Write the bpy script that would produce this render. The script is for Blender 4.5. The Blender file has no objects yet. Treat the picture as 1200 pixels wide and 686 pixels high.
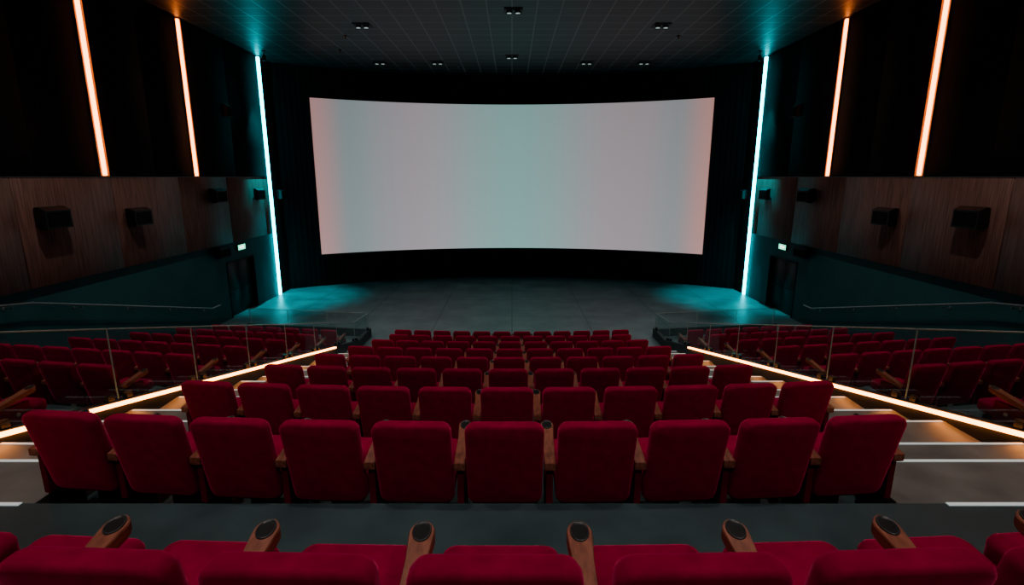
import bpy, bmesh, math, random
from mathutils import Vector, Matrix
random.seed(4)
ZO = 5.62          # camera height above the stage floor
scene = bpy.context.scene
try:
    scene.view_settings.view_transform = 'AgX'
    scene.view_settings.look = 'AgX - Medium High Contrast'
except Exception:
    pass

# ------------------------------------------------------------ materials
def new_mat(name):
    m = bpy.data.materials.new(name); m.use_nodes = True
    nt = m.node_tree
    return m, nt, nt.nodes['Principled BSDF']

def s2l(c):
    return tuple(((v/255)/12.92 if v/255 <= .04045 else ((v/255+.055)/1.055)**2.4) for v in c)

def mat_noise(name, c1, c2, scale=8, rough=.8, bump=0.0, bscale=None, stretch=(1,1,1), spec=.5, sheen=0, metal=0, rough2=None):
    m, nt, b = new_mat(name)
    tc = nt.nodes.new('ShaderNodeTexCoord'); mp = nt.nodes.new('ShaderNodeMapping')
    mp.inputs['Scale'].default_value = stretch
    nt.links.new(tc.outputs['Object'], mp.inputs[0])
    n = nt.nodes.new('ShaderNodeTexNoise'); n.inputs['Scale'].default_value = scale; n.inputs['Detail'].default_value = 6
    nt.links.new(mp.outputs[0], n.inputs['Vector'])
    r = nt.nodes.new('ShaderNodeValToRGB')
    r.color_ramp.elements[0].position = .3; r.color_ramp.elements[1].position = .7
    r.color_ramp.elements[0].color = (*c1, 1); r.color_ramp.elements[1].color = (*c2, 1)
    nt.links.new(n.outputs['Fac'], r.inputs[0]); nt.links.new(r.outputs[0], b.inputs['Base Color'])
    b.inputs['Roughness'].default_value = rough
    b.inputs['Metallic'].default_value = metal
    b.inputs['Specular IOR Level'].default_value = spec
    if sheen:
        b.inputs['Sheen Weight'].default_value = sheen
        b.inputs['Sheen Roughness'].default_value = .35
        b.inputs['Sheen Tint'].default_value = (1, .12, .28, 1)
    if rough2 is not None:
        mr = nt.nodes.new('ShaderNodeMapRange')
        mr.inputs['To Min'].default_value = rough; mr.inputs['To Max'].default_value = rough2
        nt.links.new(n.outputs['Fac'], mr.inputs[0]); nt.links.new(mr.outputs[0], b.inputs['Roughness'])
    if bump:
        n2 = nt.nodes.new('ShaderNodeTexNoise'); n2.inputs['Scale'].default_value = bscale or scale*6
        nt.links.new(mp.outputs[0], n2.inputs['Vector'])
        bp = nt.nodes.new('ShaderNodeBump'); bp.inputs['Strength'].default_value = bump; bp.inputs['Distance'].default_value = .01
        nt.links.new(n2.outputs['Fac'], bp.inputs['Height']); nt.links.new(bp.outputs[0], b.inputs['Normal'])
    return m

def mat_emit(name, col, strength):
    m, nt, b = new_mat(name)
    b.inputs['Base Color'].default_value = (.5, .5, .5, 1)
    b.inputs['Emission Color'].default_value = (*col, 1)
    b.inputs['Emission Strength'].default_value = strength
    return m

M_RED   = mat_noise('red_velvet', (.23,.006,.036), (.32,.009,.050), 14, .9, .25, 300, sheen=.8, spec=.12)
M_REDD  = mat_noise('dark_red_panel', (.13,.004,.02), (.17,.005,.024), 14, .75, spec=.3)
M_WOOD  = mat_noise('armrest_wood', (.15,.050,.034), (.30,.110,.074), 6, .38, stretch=(9,1,9))
M_BLACK = mat_noise('black_plastic', (.008,.008,.009), (.014,.014,.016), 20, .5, spec=.35)
M_CUP   = mat_noise('cup_rim', (.03,.03,.032), (.045,.045,.047), 20, .3)
M_CARPET= mat_noise('tier_floor_mat', (.024,.044,.050), (.040,.066,.074), 3, .5, .1, 60, rough2=.65)
M_STEP  = mat_noise('step_concrete', (.10,.105,.105), (.165,.165,.16), 3, .42, .08, 40, rough2=.6)
M_METAL = mat_noise('rail_metal', (.30,.31,.32), (.42,.43,.44), 10, .3, metal=.9)
M_DMETAL= mat_noise('dark_metal', (.05,.05,.055), (.08,.08,.085), 10, .35, metal=.8)
M_DOOR  = mat_noise('door_leaf', (.008,.010,.011), (.013,.016,.017), 3, .5)
M_FABW  = mat_noise('black_acoustic_fabric', (.008,.009,.010), (.014,.015,.016), 3, .9, .2, 120, spec=.15)
M_TEAL  = mat_noise('teal_wall_paint', (.014,.075,.085), (.020,.092,.102), 1.2, .7)
M_CURT  = mat_noise('curtain_black', (.006,.009,.010), (.010,.014,.015), 4, .85, spec=.15)
M_TRIM  = mat_noise('glow_trim', (.22,.15,.11), (.30,.20,.15), 5, .5)
M_CURB  = mat_noise('curb_dark', (.018,.020,.022), (.03,.032,.035), 4, .5)
M_ORANGE= mat_emit('led_orange', (1.0,.26,.06), 9.5)
M_ORGA  = mat_emit('led_amber', (1.0,.32,.06), 12)
M_CYAN  = mat_emit('led_teal', (.005,.62,.72), 17)
M_NOSE  = mat_emit('step_nosing_light', (.62,.74,.74), .36)
M_EXIT  = mat_emit('exit_sign_face', (.15,.9,.55), 1.6)
M_WHITE = mat_emit('white_pictogram', (.9,1,.95), 2.5)
M_LENS  = mat_emit('lamp_lens', (.75,.95,.9), .5)
M_WARM  = mat_emit('fill_spot_lens', (1,.85,.7), 4)

def mat_floor():
    m, nt, b = new_mat('polished_concrete')
    tc = nt.nodes.new('ShaderNodeTexCoord')
    n = nt.nodes.new('ShaderNodeTexNoise'); n.inputs['Scale'].default_value = .9; n.inputs['Detail'].default_value = 9; n.inputs['Roughness'].default_value = .65
    nt.links.new(tc.outputs['Object'], n.inputs['Vector'])
    r = nt.nodes.new('ShaderNodeValToRGB')
    r.color_ramp.elements[0].position = .35; r.color_ramp.elements[1].position = .68
    r.color_ramp.elements[0].color = (.07,.115,.122,1); r.color_ramp.elements[1].color = (.165,.23,.24,1)
    nt.links.new(n.outputs['Fac'], r.inputs[0])
    br = nt.nodes.new('ShaderNodeTexBrick'); br.offset = 0
    br.inputs['Scale'].default_value = 1; br.inputs['Mortar Size'].default_value = .02
    br.inputs['Brick Width'].default_value = 3; br.inputs['Row Height'].default_value = 3
    br.inputs['Color1'].default_value = br.inputs['Color2'].default_value = (1,1,1,1); br.inputs['Mortar'].default_value = (.45,.45,.45,1)
    nt.links.new(tc.outputs['Object'], br.inputs['Vector'])
    mx = nt.nodes.new('ShaderNodeMix'); mx.data_type = 'RGBA'; mx.blend_type = 'MULTIPLY'; mx.inputs[0].default_value = 1
    nt.links.new(r.outputs[0], mx.inputs[6]); nt.links.new(br.outputs['Color'], mx.inputs[7])
    nt.links.new(mx.outputs[2], b.inputs['Base Color'])
    mr = nt.nodes.new('ShaderNodeMapRange'); mr.inputs['To Min'].default_value = .32; mr.inputs['To Max'].default_value = .52
    nt.links.new(n.outputs['Fac'], mr.inputs[0]); nt.links.new(mr.outputs[0], b.inputs['Roughness'])
    return m
M_FLOOR = mat_floor()

def mat_ceiling():
    m, nt, b = new_mat('ceiling_tiles')
    tc = nt.nodes.new('ShaderNodeTexCoord')
    br = nt.nodes.new('ShaderNodeTexBrick'); br.offset = 0
    br.inputs['Scale'].default_value = 1; br.inputs['Mortar Size'].default_value = .024
    br.inputs['Mortar Smooth'].default_value = .1
    br.inputs['Brick Width'].default_value = .8; br.inputs['Row Height'].default_value = .8
    br.inputs['Color1'].default_value = (.032,.036,.038,1); br.inputs['Color2'].default_value = (.046,.051,.053,1)
    br.inputs['Mortar'].default_value = (.20,.20,.20,1)
    nt.links.new(tc.outputs['Object'], br.inputs['Vector'])
    nt.links.new(br.outputs['Color'], b.inputs['Base Color'])
    b.inputs['Roughness'].default_value = .45
    b.inputs['Specular IOR Level'].default_value = .4
    return m
M_CEIL = mat_ceiling()

def mat_panel():
    m, nt, b = new_mat('walnut_wall_panel')
    tc = nt.nodes.new('ShaderNodeTexCoord'); mp = nt.nodes.new('ShaderNodeMapping')
    mp.inputs['Scale'].default_value = (1, 9, .35)
    nt.links.new(tc.outputs['Object'], mp.inputs[0])
    n = nt.nodes.new('ShaderNodeTexNoise'); n.inputs['Scale'].default_value = 3.5; n.inputs['Detail'].default_value = 7
    nt.links.new(mp.outputs[0], n.inputs['Vector'])
    r = nt.nodes.new('ShaderNodeValToRGB')
    r.color_ramp.elements[0].position = .32; r.color_ramp.elements[1].position = .70
    r.color_ramp.elements[0].color = (.115,.062,.054,1); r.color_ramp.elements[1].color = (.23,.128,.112,1)
    nt.links.new(n.outputs['Fac'], r.inputs[0]); nt.links.new(r.outputs[0], b.inputs['Base Color'])
    b.inputs['Roughness'].default_value = .6
    b.inputs['Specular IOR Level'].default_value = .3
    return m
M_PANEL = mat_panel()

def mat_glass():
    m = bpy.data.materials.new('smoked_glass'); m.use_nodes = True
    nt = m.node_tree; nt.nodes.clear()
    o = nt.nodes.new('ShaderNodeOutputMaterial')
    t = nt.nodes.new('ShaderNodeBsdfTransparent'); t.inputs[0].default_value = (.92,.95,.95,1)
    g = nt.nodes.new('ShaderNodeBsdfGlossy'); g.inputs['Roughness'].default_value = .03; g.inputs[0].default_value = (.8,.9,.9,1)
    f = nt.nodes.new('ShaderNodeLayerWeight'); f.inputs[0].default_value = .5
    p = nt.nodes.new('ShaderNodeMath'); p.operation='POWER'; p.inputs[1].default_value = 5
    nt.links.new(f.outputs['Facing'], p.inputs[0])
    q = nt.nodes.new('ShaderNodeMapRange'); q.inputs['To Min'].default_value=.035; q.inputs['To Max'].default_value=.45
    nt.links.new(p.outputs[0], q.inputs[0])
    mx = nt.nodes.new('ShaderNodeMixShader')
    nt.links.new(q.outputs[0], mx.inputs[0]); nt.links.new(t.outputs[0], mx.inputs[1]); nt.links.new(g.outputs[0], mx.inputs[2])
    nt.links.new(mx.outputs[0], o.inputs[0])
    return m
M_GLASS = mat_glass()
M_GEDGE = mat_noise('glass_edge', (.22,.28,.28), (.30,.36,.36), 10, .2)

def mat_screen():
    m, nt, b = new_mat('projection_screen')
    tc = nt.nodes.new('ShaderNodeTexCoord'); sx = nt.nodes.new('ShaderNodeSeparateXYZ')
    nt.links.new(tc.outputs['Object'], sx.inputs[0])
    mr = nt.nodes.new('ShaderNodeMapRange'); mr.inputs['From Min'].default_value = -9.85; mr.inputs['From Max'].default_value = 9.85
    nt.links.new(sx.outputs['X'], mr.inputs[0])
    r = nt.nodes.new('ShaderNodeValToRGB'); cr = r.color_ramp; cr.interpolation = 'B_SPLINE'
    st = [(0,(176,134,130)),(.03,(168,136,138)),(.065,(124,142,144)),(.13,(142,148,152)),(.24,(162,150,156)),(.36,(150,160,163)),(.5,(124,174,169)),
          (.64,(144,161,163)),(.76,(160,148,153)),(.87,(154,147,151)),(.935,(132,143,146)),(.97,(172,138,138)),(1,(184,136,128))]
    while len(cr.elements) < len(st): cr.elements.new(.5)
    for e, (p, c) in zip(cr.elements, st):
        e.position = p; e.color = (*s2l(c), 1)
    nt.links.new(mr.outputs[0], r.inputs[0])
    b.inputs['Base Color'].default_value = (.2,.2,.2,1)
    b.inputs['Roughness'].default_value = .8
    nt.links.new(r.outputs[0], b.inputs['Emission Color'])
    # slightly brighter towards the bottom of the projected image
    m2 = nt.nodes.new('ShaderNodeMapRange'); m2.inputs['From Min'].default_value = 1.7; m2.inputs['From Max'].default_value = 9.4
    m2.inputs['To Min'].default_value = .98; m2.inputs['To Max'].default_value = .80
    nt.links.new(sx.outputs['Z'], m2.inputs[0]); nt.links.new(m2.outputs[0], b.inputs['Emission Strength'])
    return m
M_SCREEN = mat_screen()

# ------------------------------------------------------------ mesh builder
class B:
    def __init__(s): s.v=[]; s.f=[]; s.m=[]; s.s=[]; s.mats=[]
    def mi(s, mat):
        if mat not in s.mats: s.mats.append(mat)
        return s.mats.index(mat)
    def add(s, vs, fs, mat, smooth=False, M=None):
        o = len(s.v); k = s.mi(mat)
        for p in vs:
            p = Vector(p)
            if M is not None: p = M @ p
            s.v.append(tuple(p))
        for f in fs:
            s.f.append(tuple(i+o for i in f)); s.m.append(k); s.s.append(smooth)
    def box(s, x0,x1,y0,y1,z0,z1, mat, M=None):
        vs=[(x0,y0,z0),(x1,y0,z0),(x1,y1,z0),(x0,y1,z0),(x0,y0,z1),(x1,y0,z1),(x1,y1,z1),(x0,y1,z1)]
        s.add(vs, [(0,3,2,1),(4,5,6,7),(0,1,5,4),(1,2,6,5),(2,3,7,6),(3,0,4,7)], mat, False, M)
    def prism(s, pts, z0, z1, mat, M=None):   # ccw xy polygon
        n=len(pts); vs=[(x,y,z0) for x,y in pts]+[(x,y,z1) for x,y in pts]
        fs=[tuple(reversed(range(n))), tuple(range(n,2*n))]+[(i,(i+1)%n,n+(i+1)%n,n+i) for i in range(n)]
        s.add(vs, fs, mat, False, M)
    def bevbox(s, x0,x1,y0,y1,z0,z1, mat, r=.01, seg=2, M=None):
        bm=bmesh.new(); bmesh.ops.create_cube(bm,size=1)
        bmesh.ops.scale(bm,vec=(x1-x0,y1-y0,z1-z0),verts=bm.verts)
        bmesh.ops.bevel(bm,geom=bm.edges[:],offset=r,segments=seg,profile=.5,affect='EDGES')
        bmesh.ops.translate(bm,vec=((x0+x1)/2,(y0+y1)/2,(z0+z1)/2),verts=bm.verts)
        bm.verts.index_update()
        s.add([v.co.copy() for v in bm.verts],[tuple(v.index for v in f.verts) for f in bm.faces],mat,True,M); bm.free()
    def cyl(s, p0, p1, r0, mat, r1=None, n=16, smooth=True, M=None):
        r1 = r0 if r1 is None else r1
        p0=Vector(p0); p1=Vector(p1); d=(p1-p0).normalized()
        a=d.orthogonal().normalized(); b=d.cross(a)
        vs=[]
        for p,r in((p0,r0),(p1,r1)):
            for i in range(n):
                t=2*math.pi*i/n; vs.append(p+a*r*math.cos(t)+b*r*math.sin(t))
        s.add(vs,[(i,(i+1)%n,n+(i+1)%n,n+i) for i in range(n)],mat,smooth,M)
        s.add(vs[:n],[tuple(reversed(range(n)))],mat,False,M); s.add(vs[n:],[tuple(range(n))],mat,False,M)
    def pillow(s, w, h, rad, rings, mat, fn, n=6, taper=1.0):
        # rings: (inset, depth); outline in (u,v), depth t;  fn(u,v,t)->xyz
        def outline(i):
            W=w/2-i; H=h/2-i; R=max(rad-i,.012); pts=[]
            for cx,cy,a0 in((W-R,H-R,0),(-(W-R),H-R,90),(-(W-R),-(H-R),180),(W-R,-(H-R),270)):
                for k in range(n+1):
                    a=math.radians(a0+90*k/n); pts.append((cx+R*math.cos(a),cy+R*math.sin(a)))
            return pts
        vs=[]; L=0
        for i,t in rings:
            o=outline(i); L=len(o)
            for u,v in o:
                k=taper+(1-taper)*((v/h)+.5)
                vs.append(fn(u*k,v,t))
        fs=[]
        for a in range(len(rings)-1):
            for j in range(L):
                fs.append((a*L+j,a*L+(j+1)%L,(a+1)*L+(j+1)%L,(a+1)*L+j))
        fs.append(tuple(reversed(range(L)))); e=(len(rings)-1)*L; fs.append(tuple(range(e,e+L)))
        s.add(vs,fs,mat,True)
    def mesh(s, name):
        me=bpy.data.meshes.new(name); me.from_pydata(s.v,[],s.f)
        for m in s.mats: me.materials.append(m)
        me.polygons.foreach_set('material_index',s.m); me.polygons.foreach_set('use_smooth',s.s)
        me.update()
        bm=bmesh.new(); bm.from_mesh(me); bmesh.ops.recalc_face_normals(bm,faces=bm.faces); bm.to_mesh(me); bm.free()
        return me
    def obj(s, name, loc=(0,0,0), rot=(0,0,0), parent=None):
        me=s.mesh(name); o=bpy.data.objects.new(name,me); scene.collection.objects.link(o)
        o.location=loc; o.rotation_euler=rot; o.parent=parent; return o

def place(me,name,loc,rz=0):
    o=bpy.data.objects.new(name,me); scene.collection.objects.link(o); o.location=loc; o.rotation_euler=(0,0,rz); return o

# ------------------------------------------------------------ layout
rowY=[1.28,3.13,4.81,6.55,8.32,10.09,11.87,13.65,15.42]
topZ=[-1.10,-1.575,-2.03,-2.49,-2.95,-3.39,-3.81,-4.22,-4.62]
flr=[z-1.0+ZO for z in topZ]; flr[-1]=0.0
edge=[rowY[i+1]-.05 for i in range(8)]
W=11.4; AX0=3.50; CX=5.22; CI=CX-.135; SX1=9.95
TAN=math.tan(math.radians(9))
def sk(x): return max(0,abs(x)-CX)*TAN

# floor
b=B(); b.box(-W-.2,W+.2,-4.2,31.0,-.3,0,M_FLOOR); b.obj('floor')

# tiers (stepped seating platform): one object
b=B()
def slab(x0,x1,y0,y1,z1,mat,z0=0.001):
    b.prism([(x0,y0+sk(x0)),(x1,y0+sk(x1)),(x1,y1+sk(x1)),(x0,y1+sk(x0))],z0,z1,mat)
tiers=[(-4.0,1.20,flr[0]+.46)]
for i in range(8): tiers.append((tiers[-1][1],edge[i],flr[i]))
nosings=[]
for k,(y0,y1,z) in enumerate(tiers):
    xr=2.83 if k==2 else AX0
    slab(-AX0,xr,y0,y1,z,M_CARPET)
    for sgn in(-1,1):
        slab(min(sgn*CX,sgn*SX1),max(sgn*CX,sgn*SX1),y0,y1,z,M_CARPET)
    zup=tiers[k-1][2] if k>0 else z
    for (xa,xb) in((xr,CI),(-CI,-AX0),(SX1,W-.01),(-W+.01,-SX1)):
        ym=y0+.95
        n0,n1=xa,xb
        if k==1:
            if xa==xr: n0=2.83
            if xb==-AX0: n1=-3.2
        if k>0:
            slab(xa,xb,y0,ym,(z+zup)/2,M_STEP)
            slab(xa,xb,ym,y1,z,M_STEP)
            nosings.append((xa,xb,ym,(z+zup)/2)); nosings.append((n0,n1,y1,z))
        else:
            slab(xa,xb,y0,y1,z,M_STEP); nosings.append((xa,xb,y1,z))
for (xa,xb) in((AX0,CI),(-CI,-AX0),(SX1,W-.01),(-W+.01,-SX1)):
    slab(xa,xb,edge[7],edge[7]+.5,flr[7]/2,M_STEP); nosings.append((xa,xb,edge[7]+.5,flr[7]/2))
platform=b.obj('seating_tiers')
b=B()
for xa,xb,y,z in nosings:
    if abs((xa+xb)/2)>8: continue
    l,r=xa+.03,xb-.03
    b.prism([(l,y-.028),(r,y-.028),(r,y+.004),(l,y+.004)],z-.015,z+.006,M_NOSE)
b.obj('step_edge_lights',parent=platform)

# ------------------------------------------------------------ seats
def arm(b,x):
    # wooden armrest with rounded nose and cup holder
    w=.043; y0=.10; y1=.50; th=.055
    pts=[(x-w*.9,y0),(x+w*.9,y0)]
    R=.050; n=14
    pts+=[(x+w*.95,y1-.12)]
    for k in range(n+1):
        a=math.radians(-10+200*k/n); pts.append((x+R*math.cos(a),y1+R*1.15*math.sin(a)))
    pts+=[(x-w*.95,y1-.12)]
    zf=lambda y:.675+.085*(y-y0)/(y1-y0)
    N=len(pts)
    rings=[(0,.9,-th),(0,1.0,-th+.01),(0,1.0,-.006),(0,.93,0)]
    vs=[]
    for _,sc,dz in rings:
        for px,py in pts: vs.append((x+(px-x)*sc,(py-.25)*(1-(1-sc)*.12)+.25,zf(py)+dz))
    Q=len(rings)
    fs=[tuple(reversed(range(N))),tuple(range((Q-1)*N,Q*N))]
    for a in range(Q-1):
        for j in range(N): fs.append((a*N+j,a*N+(j+1)%N,(a+1)*N+(j+1)%N,(a+1)*N+j))
    b.add(vs,fs,M_WOOD,False)
    n=20; vs=[]; fs=[]
    prof=[(.037,.0),(.037,.005),(.033,.006),(.031,.003),(.029,.0008)]
    for r,dz in prof:
        for k in range(n):
            a=2*math.pi*k/n; yy=y1+.003+r*1.25*math.sin(a); vs.append((x+r*math.cos(a),yy,zf(yy)+dz+.001))
    for q in range(len(prof)-1):
        for k in range(n): fs.append((q*n+k,q*n+(k+1)%n,(q+1)*n+(k+1)%n,(q+1)*n+k))
    b.add(vs,fs,M_CUP,True)
    e=(len(prof)-1)*n; b.add(vs[e:],[tuple(range(n))],M_BLACK,False)
    # side standard under the arm
    b.prism([(x-.022,.14),(x+.022,.14),(x+.022,.46),(x-.022,.46)],.30,.63,M_REDD)
    b.prism([(x-.02,.16),(x+.02,.16),(x+.02,.40),(x-.02,.40)],.0,.31,M_BLACK)
    b.prism([(x-.035,.10),(x+.035,.10),(x+.035,.50),(x-.035,.50)],.0,.02,M_BLACK)
    b.cyl((x-.026,.33,.52),(x+.026,.33,.52),.022,M_METAL,n=14)

def seat_mesh(arms):
    b=B()
    H=.67
    def fb(u,v,t):
        z=.325+v+H/2
        rec=(1-((v/H)+.5))*.15                 # bottom sits forward of the top
        curve=.018*math.cos(u/.265*math.pi/2)   # gentle wrap
        return (u,.055+rec+t-curve*(.5),z)
    b.pillow(.528,H,.072,[(.10,-.050),(.03,-.048),(.010,-.042),(.002,-.030),(0,-.015),(0,.02),(.010,.050),(.035,.068),(.10,.082)],M_RED,fb,n=8,taper=.985)
    def fc(u,v,t):
        y=.43+v; return (u,y,.458+.055*(v/.56)+t)
    b.pillow(.515,.59,.07,[(.05,-.075),(.012,-.065),(0,-.04),(0,.025),(.012,.05),(.04,.064),(.12,.072)],M_RED,fc)
    b.bevbox(-.23,.23,.16,.64,.325,.385,M_BLACK,.012)
    b.prism([(-.05,.28),(.05,.28),(.05,.50),(-.05,.50)],0,.335,M_BLACK)
    if 'r' in arms: arm(b,.31)
    if 'l' in arms: arm(b,-.31)
    return b.mesh('cinema_seat_mesh_'+arms)
SR=seat_mesh('r'); SLR=seat_mesh('lr')

def add_row(y,z,xs,rot,yo):
    for i,x in enumerate(xs):
        me=SLR if i==0 else SR
        place(me,'cinema_seat',(x,y+yo(x),z),rot(x))
R=30.0
sag=lambda x:R-math.sqrt(R*R-x*x)
P=.62
for n in range(9):
    lo,hi=(-5,5)
    if n==1: hi=4
    if n==8: lo,hi=(-5,6)
    c=-.05
    xs=[c+P*k*math.cos(math.asin(k*P/R)) for k in range(lo,hi+1)]
    if n==8: xs=[x-.31+.05 for x in xs]
    add_row(rowY[n],flr[n],xs,lambda x:math.asin(x/R)*1.05,sag)
# side blocks
ang=math.radians(9)
for sgn in(-1,1):
    for n in range(1,9):
        y,z=rowY[n],flr[n]
        xs=[sgn*(5.72+.615*k) for k in range(0,7)]
        xs.sort()
        add_row(y+.1,z,xs,lambda x:sgn*ang,sk)

# ------------------------------------------------------------ aisle curbs + LED + glass
def curbz(y): return max(.30, ZO-2.47-.2375*(y-4.81))
YE=18.25
for sgn,side in((-1,'left'),(1,'right')):
    root=bpy.data.objects.new('glass_balustrade',None); scene.collection.objects.link(root)
    b=B()
    xi=sgn*(CX-.13); xo=sgn*(CX-.005)
    x0,x1=min(xi,xo),max(xi,xo)
    ys=[0.6+ (YE-.6)*k/24 for k in range(25)]
    vs=[];fs=[]
    for y in ys:
        zt=curbz(y)
        vs+=[(x0,y,0.001),(x1,y,0.001),(x1,y,zt),(x0,y,zt)]
    for k in range(24):
        o=4*k
        for a,c in((0,1),(1,2),(2,3),(3,0)): fs.append((o+a,o+c,o+4+c,o+4+a))
    fs+= [(0,3,2,1),(96,97,98,99)]
    b.add(vs,fs,M_CURB)
    xr0,xr1=(CX-.0,9.9)
    p=[(sgn*xr0,YE-.10),(sgn*xr1,YE-.10+ (xr1-xr0)*TAN),(sgn*xr1,YE+(xr1-xr0)*TAN),(sgn*xr0,YE)]
    b.prism(p,0.001,.28,M_CURB)
    b.obj('curb',parent=root)
    # led
    b=B(); vs=[];fs=[]
    yl=[1.0+13.4*k/20 for k in range(21)]
    for y in yl:
        z=curbz(y)-.03; xa=xi-sgn*.004; xb=xi-sgn*.040
        vs+=[(xa,y,z-.026),(xb,y,z-.026),(xb,y,z+.020),(xa,y,z+.020)]
    for k in range(20):
        o=4*k
        for a,c in((0,1),(1,2),(2,3),(3,0)): fs.append((o+a,o+c,o+4+c,o+4+a))
    fs+=[(0,3,2,1),(80,81,82,83)]
    b.add(vs,fs,M_ORGA); b.obj('aisle_led_strip',parent=root)
    # glass balustrade
    b=B(); xg=sgn*(CX-.065)
    GHf=lambda y: 1.0-.44*min(1,max(0,(y-5)/13))
    y=1.4
    segs=[]
    while y<YE-.1:
        y2=min(y+1.68,YE-.02); segs.append((y,y2-.03)); y=y2
    for ya,yb2 in segs:
        za,zb=curbz(ya)+.012,curbz(yb2)+.012
        ga,gb=GHf(ya),GHf(yb2)
        vs=[]
        for yy,zz,gg in((ya,za,ga),(yb2,zb,gb)):
            for xx in(xg-.006,xg+.006):
                vs+=[(xx,yy,zz),(xx,yy,zz+gg)]
        b.add([vs[0],vs[2],vs[6],vs[4],vs[1],vs[3],vs[7],vs[5]],[(0,3,2,1),(4,5,6,7),(0,1,5,4),(1,2,6,5),(2,3,7,6),(3,0,4,7)],M_GLASS)
        b.cyl((xg,ya,za+ga+.006),(xg,yb2,zb+gb+.006),.009,M_GEDGE,n=8)
        b.box(xg-.007,xg+.007,yb2-.002,yb2+.010,zb,zb+gb,M_GEDGE)
        for yy in(ya+.14,yb2-.14):
            zz=curbz(yy); b.box(xg-.03,xg+.03,yy-.05,yy+.05,zz-.01,zz+.09,M_DMETAL)
    x=CX+.02
    while x<9.8:
        x2=min(x+1.5,9.86)
        ya,yb2=YE-.05+(x-CX)*TAN,YE-.05+(x2-.04-CX)*TAN
        vs=[(sgn*x,ya-.006),(sgn*(x2-.04),yb2-.006),(sgn*(x2-.04),yb2+.006),(sgn*x,ya+.006)]
        b.prism(vs,.292,.86,M_GLASS)
        b.cyl((sgn*x,ya,.866),(sgn*(x2-.04),yb2,.866),.009,M_GEDGE,n=8)
        b.box(min(sgn*x,sgn*(x+.012)),max(sgn*x,sgn*(x+.012)),ya-.012,ya+.012,.28,.86,M_GEDGE)
        x=x2
    b.obj('glass_panels',parent=root)
    # wall side handrail
    b=B()
    xr=sgn*(W-.22)
    hp=[(xr,3.0,ZO-.55),(xr,11.0,ZO-2.72),(xr,11.9,ZO-2.86),(xr,19.0,ZO-4.78),(xr,19.5,ZO-4.78)]
    for a,c in zip(hp[:-1],hp[1:]): b.cyl(a,c,.028,M_METAL,n=12)
    for a in hp: 
        b.cyl((a[0],a[1]-.028,a[2]),(a[0],a[1]+.028,a[2]),.0285,M_METAL,n=12)
    for t in range(9):
        yy=4+t*1.85
        for a,c in zip(hp[:-1],hp[1:]):
            if a[1]<=yy<=c[1]:
                zz=a[2]+(c[2]-a[2])*(yy-a[1])/(c[1]-a[1])
        b.cyl((xr,yy,zz-.02),(xr,yy,zz-.09),.011,M_METAL,n=8)
        b.cyl((xr,yy,zz-.09),(sgn*(W-.005),yy,zz-.09),.011,M_METAL,n=8)
        b.cyl((sgn*(W-.02),yy,zz-.09),(sgn*(W-.004),yy,zz-.09),.04,M_METAL,n=12)
    b.obj('stair_handrail')

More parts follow.
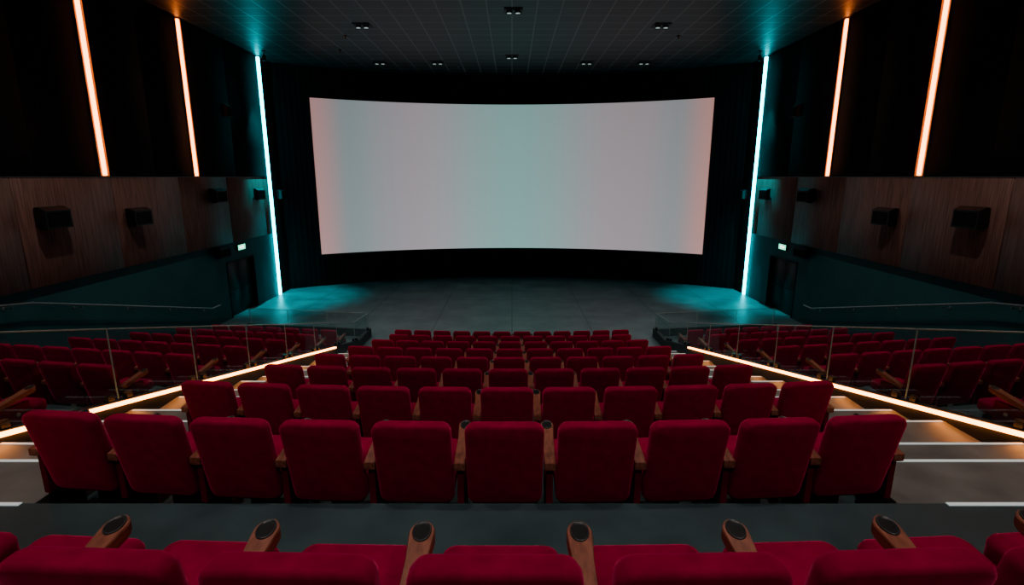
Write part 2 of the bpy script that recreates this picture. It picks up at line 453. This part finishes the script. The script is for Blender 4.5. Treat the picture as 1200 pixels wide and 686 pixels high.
# ------------------------------------------------------------ walls
CE=ZO+5.30
YSC=29.95; RB=20.3
def arcy(x,off=0): return YSC-off-RB+math.sqrt(RB*RB-x*x)
for sgn,side in((-1,'left'),(1,'right')):
    b=B()
    x0,x1=(W,W+.2) if sgn>0 else(-W-.2,-W)
    d0,d1,dh=20.7,22.95,2.3   # door opening
    ztop=ZO-2.57
    b.box(x0,x1,-4.2,d0,0,ztop,M_TEAL); b.box(x0,x1,d1,25.0,0,ztop,M_TEAL); b.box(x0,x1,d0,d1,dh,ztop,M_TEAL)
    b.box(x0,x1,-4.2,25.0,ztop,CE,M_FABW)
    b.box(x0,x1,25.0,27.2,0,CE,M_CURT)
    b.obj('wall_'+side)
    # wood panelling band
    b=B(); th=.12
    ys=[-4.0]; 
    y=-3.2
    while y<24.4: ys.append(y); y+=3.05
    ys.append(24.7)
    for ya,yc in zip(ys[:-1],ys[1:]):
        xa,xb=(W-th,W-.002) if sgn>0 else(-W+.002,-W+th)
        b.bevbox(xa,xb,ya+.012,yc-.012,ZO-2.57,ZO,M_PANEL,.004,1)
    xa,xb=(W-th-.01,W-.002) if sgn>0 else(-W+.002,-W+th+.01)
    b.box(xa,xb,-4.0,24.7,ZO+.0,ZO+.025,M_DMETAL)
    b.obj('wood_panelling')
    # fabric acoustic panels above with vertical seams
    b=B()
    cuts=[-3.0,1.6,6.2,10.65,15.0,19.35,24.95]
    cs=[-4.0]+cuts
    for ya,yc in zip(cs[:-1],cs[1:]):
        g=.17
        if yc-ya<1.2: continue
        xa,xb=(W-.05,W-.002) if sgn>0 else(-W+.002,-W+.05)
        mid=(ya+yc)/2
        for q0,q1 in((ya+g,mid-.005),(mid+.005,yc-g)):
            b.bevbox(xa,xb,q0,q1,ZO+.03,CE-.02,M_FABW,.01,1)
    b.obj('acoustic_panels')
    # vertical light channels
    s=sgn
    X=lambda a,c:(min(s*a,s*c),max(s*a,s*c))
    for yl in(6.2,10.65,15.0,19.35):
        b=B()
        xa,xb=X(W-.012,W-.002); b.box(xa,xb,yl-.165,yl+.165,ZO+.03,CE-.03,M_TRIM)  # wide lighter backing added to catch the strip's orange glow
        for yy in(yl-.165,yl+.150):
            xa,xb=X(W-.065,W-.012); b.box(xa,xb,yy,yy+.015,ZO+.03,CE-.03,M_TRIM)
        xa,xb=X(W-.10,W-.012); b.bevbox(xa,xb,yl-.038,yl+.038,ZO+.05,CE-.05,M_ORANGE,.016,2)
        b.obj('vertical_led_strip')
    b=B(); yl=25.0
    xa,xb=X(W-.014,W-.003); b.box(xa,xb,yl-.03,yl+.2,0.01,CE-.03,M_DMETAL)
    xa,xb=X(W-.12,W-.014); b.bevbox(xa,xb,yl+.02,yl+.14,.02,CE-.05,M_CYAN,.015,2)
    b.obj('vertical_led_strip')
    # added teal spot with invented housing, boosts the strip's pool on the floor
    b=B(); px,py,pz=s*(W-.75),24.2,CE-.32
    b.cyl((px,py,CE-.001),(px,py,CE-.03),.09,M_BLACK,n=16); b.cyl((px,py,CE-.03),(px,py,pz+.1),.018,M_BLACK,n=10)
    b.cyl((px,py,pz+.14),(px,py,pz-.08),.07,M_BLACK,r1=.085,n=20)
    o0=b.obj('added_wash_spot')
    l=bpy.data.lights.new('teal_pool_fill','SPOT'); l.energy=6500; l.color=(.01,.78,.85); l.spot_size=math.radians(44); l.spot_blend=1; l.shadow_soft_size=.07
    o=bpy.data.objects.new('teal_pool_fill',l); scene.collection.objects.link(o); o.location=(px,py,pz-.10); o.parent=o0
    o.rotation_euler=Vector((s*(W-.8)-px,24.3-py,-pz)).to_track_quat('-Z','Y').to_euler()
    # door
    b=B()
    xa,xb=X(W+.13,W+.17)
    mid=(d0+d1)/2
    for q0,q1 in((d0+.05,mid-.006),(mid+.006,d1-.05)):
        b.bevbox(xa,xb,q0,q1,.01,dh-.05,M_DOOR,.006,1)
        b.cyl((s*(W+.08),q0+.15,1.05),(s*(W+.08),q1-.15,1.05),.018,M_DMETAL,n=10)
        for q in(q0+.2,q1-.2): b.cyl((s*(W+.08),q,1.05),(s*(W+.135),q,1.05),.014,M_DMETAL,n=8)
    xa,xb=X(W-.02,W+.17)
    for q in(d0,d1-.05): b.box(xa,xb,q,q+.05,.0,dh,M_BLACK)
    b.box(xa,xb,d0,d1,dh-.05,dh,M_BLACK)
    b.obj('door_1' if sgn<0 else 'door_2')
    # exit sign
    b=B(); xa,xb=X(W-.07,W-.002)
    yc=21.9; zc=ZO-2.85
    b.bevbox(xa,xb,yc-.32,yc+.32,zc-.13,zc+.13,M_BLACK,.01,1)
    xa,xb=X(W-.076,W-.07); b.box(xa,xb,yc-.29,yc+.29,zc-.105,zc+.105,M_EXIT)
    xa,xb=X(W-.080,W-.076)
    b.box(xa,xb,yc-.22,yc-.04,zc-.015,zc+.02,M_WHITE); b.box(xa,xb,yc+.03,yc+.15,zc-.06,zc+.06,M_WHITE); b.box(xa,xb,yc-.12,yc-.08,zc-.06,zc+.06,M_WHITE)
    b.obj('exit_sign')
    # speakers
    def speaker(y,z,w=.78,h=.54,d=.36,xin=W-.12):
        b=B()
        vs=[]
        for (dd,wf,ht,hb) in((.04,.78,.46,-.36),(d*.55,1.0,.5,-.5),(d,.96,.34,-.46)):
            for (yy,zz) in((-wf/2,hb),(wf/2,hb),(wf/2*.98,ht),(-wf/2*.98,ht)):
                vs.append((s*(xin-dd),y+yy*w,z+zz*h))
        fs=[(0,3,2,1),(8,9,10,11)]
        for q in(0,4):
            for a,c in((0,1),(1,2),(2,3),(3,0)): fs.append((q+a,q+c,q+4+c,q+4+a))
        b.add(vs,fs,M_BLACK)
        xa,xb=X(xin-d-.012,xin-d+.004); b.box(xa,xb,y-w*.40,y+w*.40,z-h*.38,z+h*.26,M_FABW)
        xa,xb=X(xin-.06,xin-.002); b.box(xa,xb,y-.09,y+.09,z-.12,z+.10,M_BLACK)
        b.obj('loudspeaker')
    for y,z in((6.8,-.8),(9.9,-.85),(12.75,-.95),(15.7,-1.14),(20.1,-.67)):
        speaker(y,ZO+z)
    speaker(23.5,ZO-.72,.7,.5,.26)
    speaker(20.1,ZO-2.72-.1,.75,.42,.38,W-.0)
    speaker(21.6,ZO+2.55,.42,.5,.3,W-.05)
    speaker(25.95,ZO-.8,.5,.45,.3,W-.0)

# front wall (curved, with fluted curtain)
b=B(); N=520; vs=[];fs=[]
for i in range(N+1):
    x=-11.39+22.78*i/N
    y=arcy(x)+ .020*math.sin(i*math.pi/2.5)
    vs+=[(x,y,0),(x,y,CE)]
for i in range(N): fs.append((2*i,2*i+2,2*i+3,2*i+1))
b.add(vs,fs,M_CURT,True)
b.obj('wall_front')
b=B(); b.box(-W-.2,W+.2,-4.2,-4.0,0,CE,M_FABW); b.obj('wall_back')
b=B(); b.box(-W-.2,W+.2,-4.2,31.0,CE,CE+.2,M_CEIL); b.obj('ceiling')

# screen
b=B(); N=64; vs=[];fs=[]
zc0,zc1=ZO-3.90,ZO+3.80
def scry(x): 
    RS=20.2; return 29.55-RS+math.sqrt(RS*RS-x*x)
for i in range(N+1):
    x=-9.86+19.72*i/N
    vs+=[(x,scry(x),zc0),(x,scry(x),zc1)]
for i in range(N): fs.append((2*i,2*i+1,2*i+3,2*i+2))
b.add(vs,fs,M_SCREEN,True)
def ribbon(x0,x1,z0,z1,off,th,mat,n=64):
    vs=[];fs=[]
    for i in range(n+1):
        x=x0+(x1-x0)*i/n; y=scry(x)
        vs+=[(x,y-off,z0),(x,y-off+th,z0),(x,y-off+th,z1),(x,y-off,z1)]
    for i in range(n):
        o=4*i
        for a,c in((0,1),(1,2),(2,3),(3,0)): fs.append((o+a,o+c,o+4+c,o+4+a))
    fs+=[(0,3,2,1),(4*n,4*n+1,4*n+2,4*n+3)]
    b.add(vs,fs,mat)
ribbon(-9.95,9.95,zc0-.09,zc0,.03,.16,M_BLACK); ribbon(-9.95,9.95,zc1,zc1+.09,.03,.16,M_BLACK)
ribbon(-9.95,-9.86,zc0,zc1,.03,.16,M_BLACK,2); ribbon(9.86,9.95,zc0,zc1,.03,.16,M_BLACK,2)
for x in(-8,-4,0,4,8):
    b.box(x-.05,x+.05,scry(x)+.1,arcy(x)-.04,zc0+.5,zc0+.6,M_DMETAL); b.box(x-.05,x+.05,scry(x)+.1,arcy(x)-.04,zc1-.6,zc1-.5,M_DMETAL)
b.obj('cinema_screen')

# ------------------------------------------------------------ ceiling fixtures
def fixture(x,y,r=.15):
    b=B()
    b.bevbox(x-.30,x+.30,y-.30,y+.30,CE-.02,CE-.001,M_BLACK,.005,1)
    for dx in(-.14,.14):
        b.cyl((x+dx,y,CE-.02),(x+dx,y-.02,CE-.10),.085,M_DMETAL,r1=.105,n=20)
        b.cyl((x+dx,y-.02,CE-.101),(x+dx,y-.02,CE-.106),.075,M_LENS,n=20)
    b.obj('ceiling_spotlight')
for x,y in((.05,18.6),(-5.33,20.3),(5.33,20.3),(-6.2,26.4),(-3.5,26.4),(3.5,26.4),(6.2,26.4),(.0,25.2)):
    fixture(x,y)
for x,y in((-6.4,21.8),(-2.6,27.2),(4.4,27),(6.4,21.8),(2.2,27.4),(-7.3,24)):
    b=B(); b.cyl((x,y,CE-.001),(x,y,CE-.05),.07,M_METAL,n=16); b.cyl((x,y,CE-.05),(x,y,CE-.12),.03,M_METAL,n=12); b.obj('fire_sprinkler')

# unseen ceiling spots added as general fill for the seat rows
def fill_spot(x,y,e,tx=0,ty=0,ang=95,col=(1,.93,.86)):
    b=B()
    b.cyl((x,y,CE-.001),(x,y,CE-.04),.17,M_DMETAL,n=24); b.cyl((x,y,CE-.041),(x,y,CE-.046),.12,M_WARM,n=24)
    o0=b.obj('fill_spot_housing')
    l=bpy.data.lights.new('fill_light','SPOT'); l.energy=e; l.color=col; l.spot_size=math.radians(ang); l.spot_blend=.9; l.shadow_soft_size=.12
    o=bpy.data.objects.new('fill_light',l); scene.collection.objects.link(o); o.location=(x,y,CE-.12); o.parent=o0
    o.rotation_euler=Vector((tx-x,ty-y,-CE*.85)).to_track_quat('-Z','Y').to_euler()
for x in(-3.2,0,3.2):
    fill_spot(x,-2.6,260,x,4.0,80)
    fill_spot(x,1.4,260,x,1.8,75)
for x in(-7.8,-2.5,2.5,7.8):
    k=2.1 if abs(x)>5 else 1.3
    fill_spot(x,5,300*k,x*1.1,7,95)
    fill_spot(x,10.5,340*k,x*1.1,12.5,95)
    fill_spot(x,16,280*k,x*1.1,16.5,75)

w=bpy.data.worlds.new('world'); scene.world=w; w.use_nodes=True
w.node_tree.nodes['Background'].inputs[0].default_value=(.01,.012,.014,1)

# camera
cam=bpy.data.cameras.new('camera'); co=bpy.data.objects.new('camera',cam); scene.collection.objects.link(co)
cam.sensor_width=36; cam.sensor_fit='HORIZONTAL'; cam.lens=36*615/1200
co.location=(0,0,ZO); co.rotation_euler=(math.radians(90-12.38),0,0)
cam.clip_start=.05
scene.camera=co
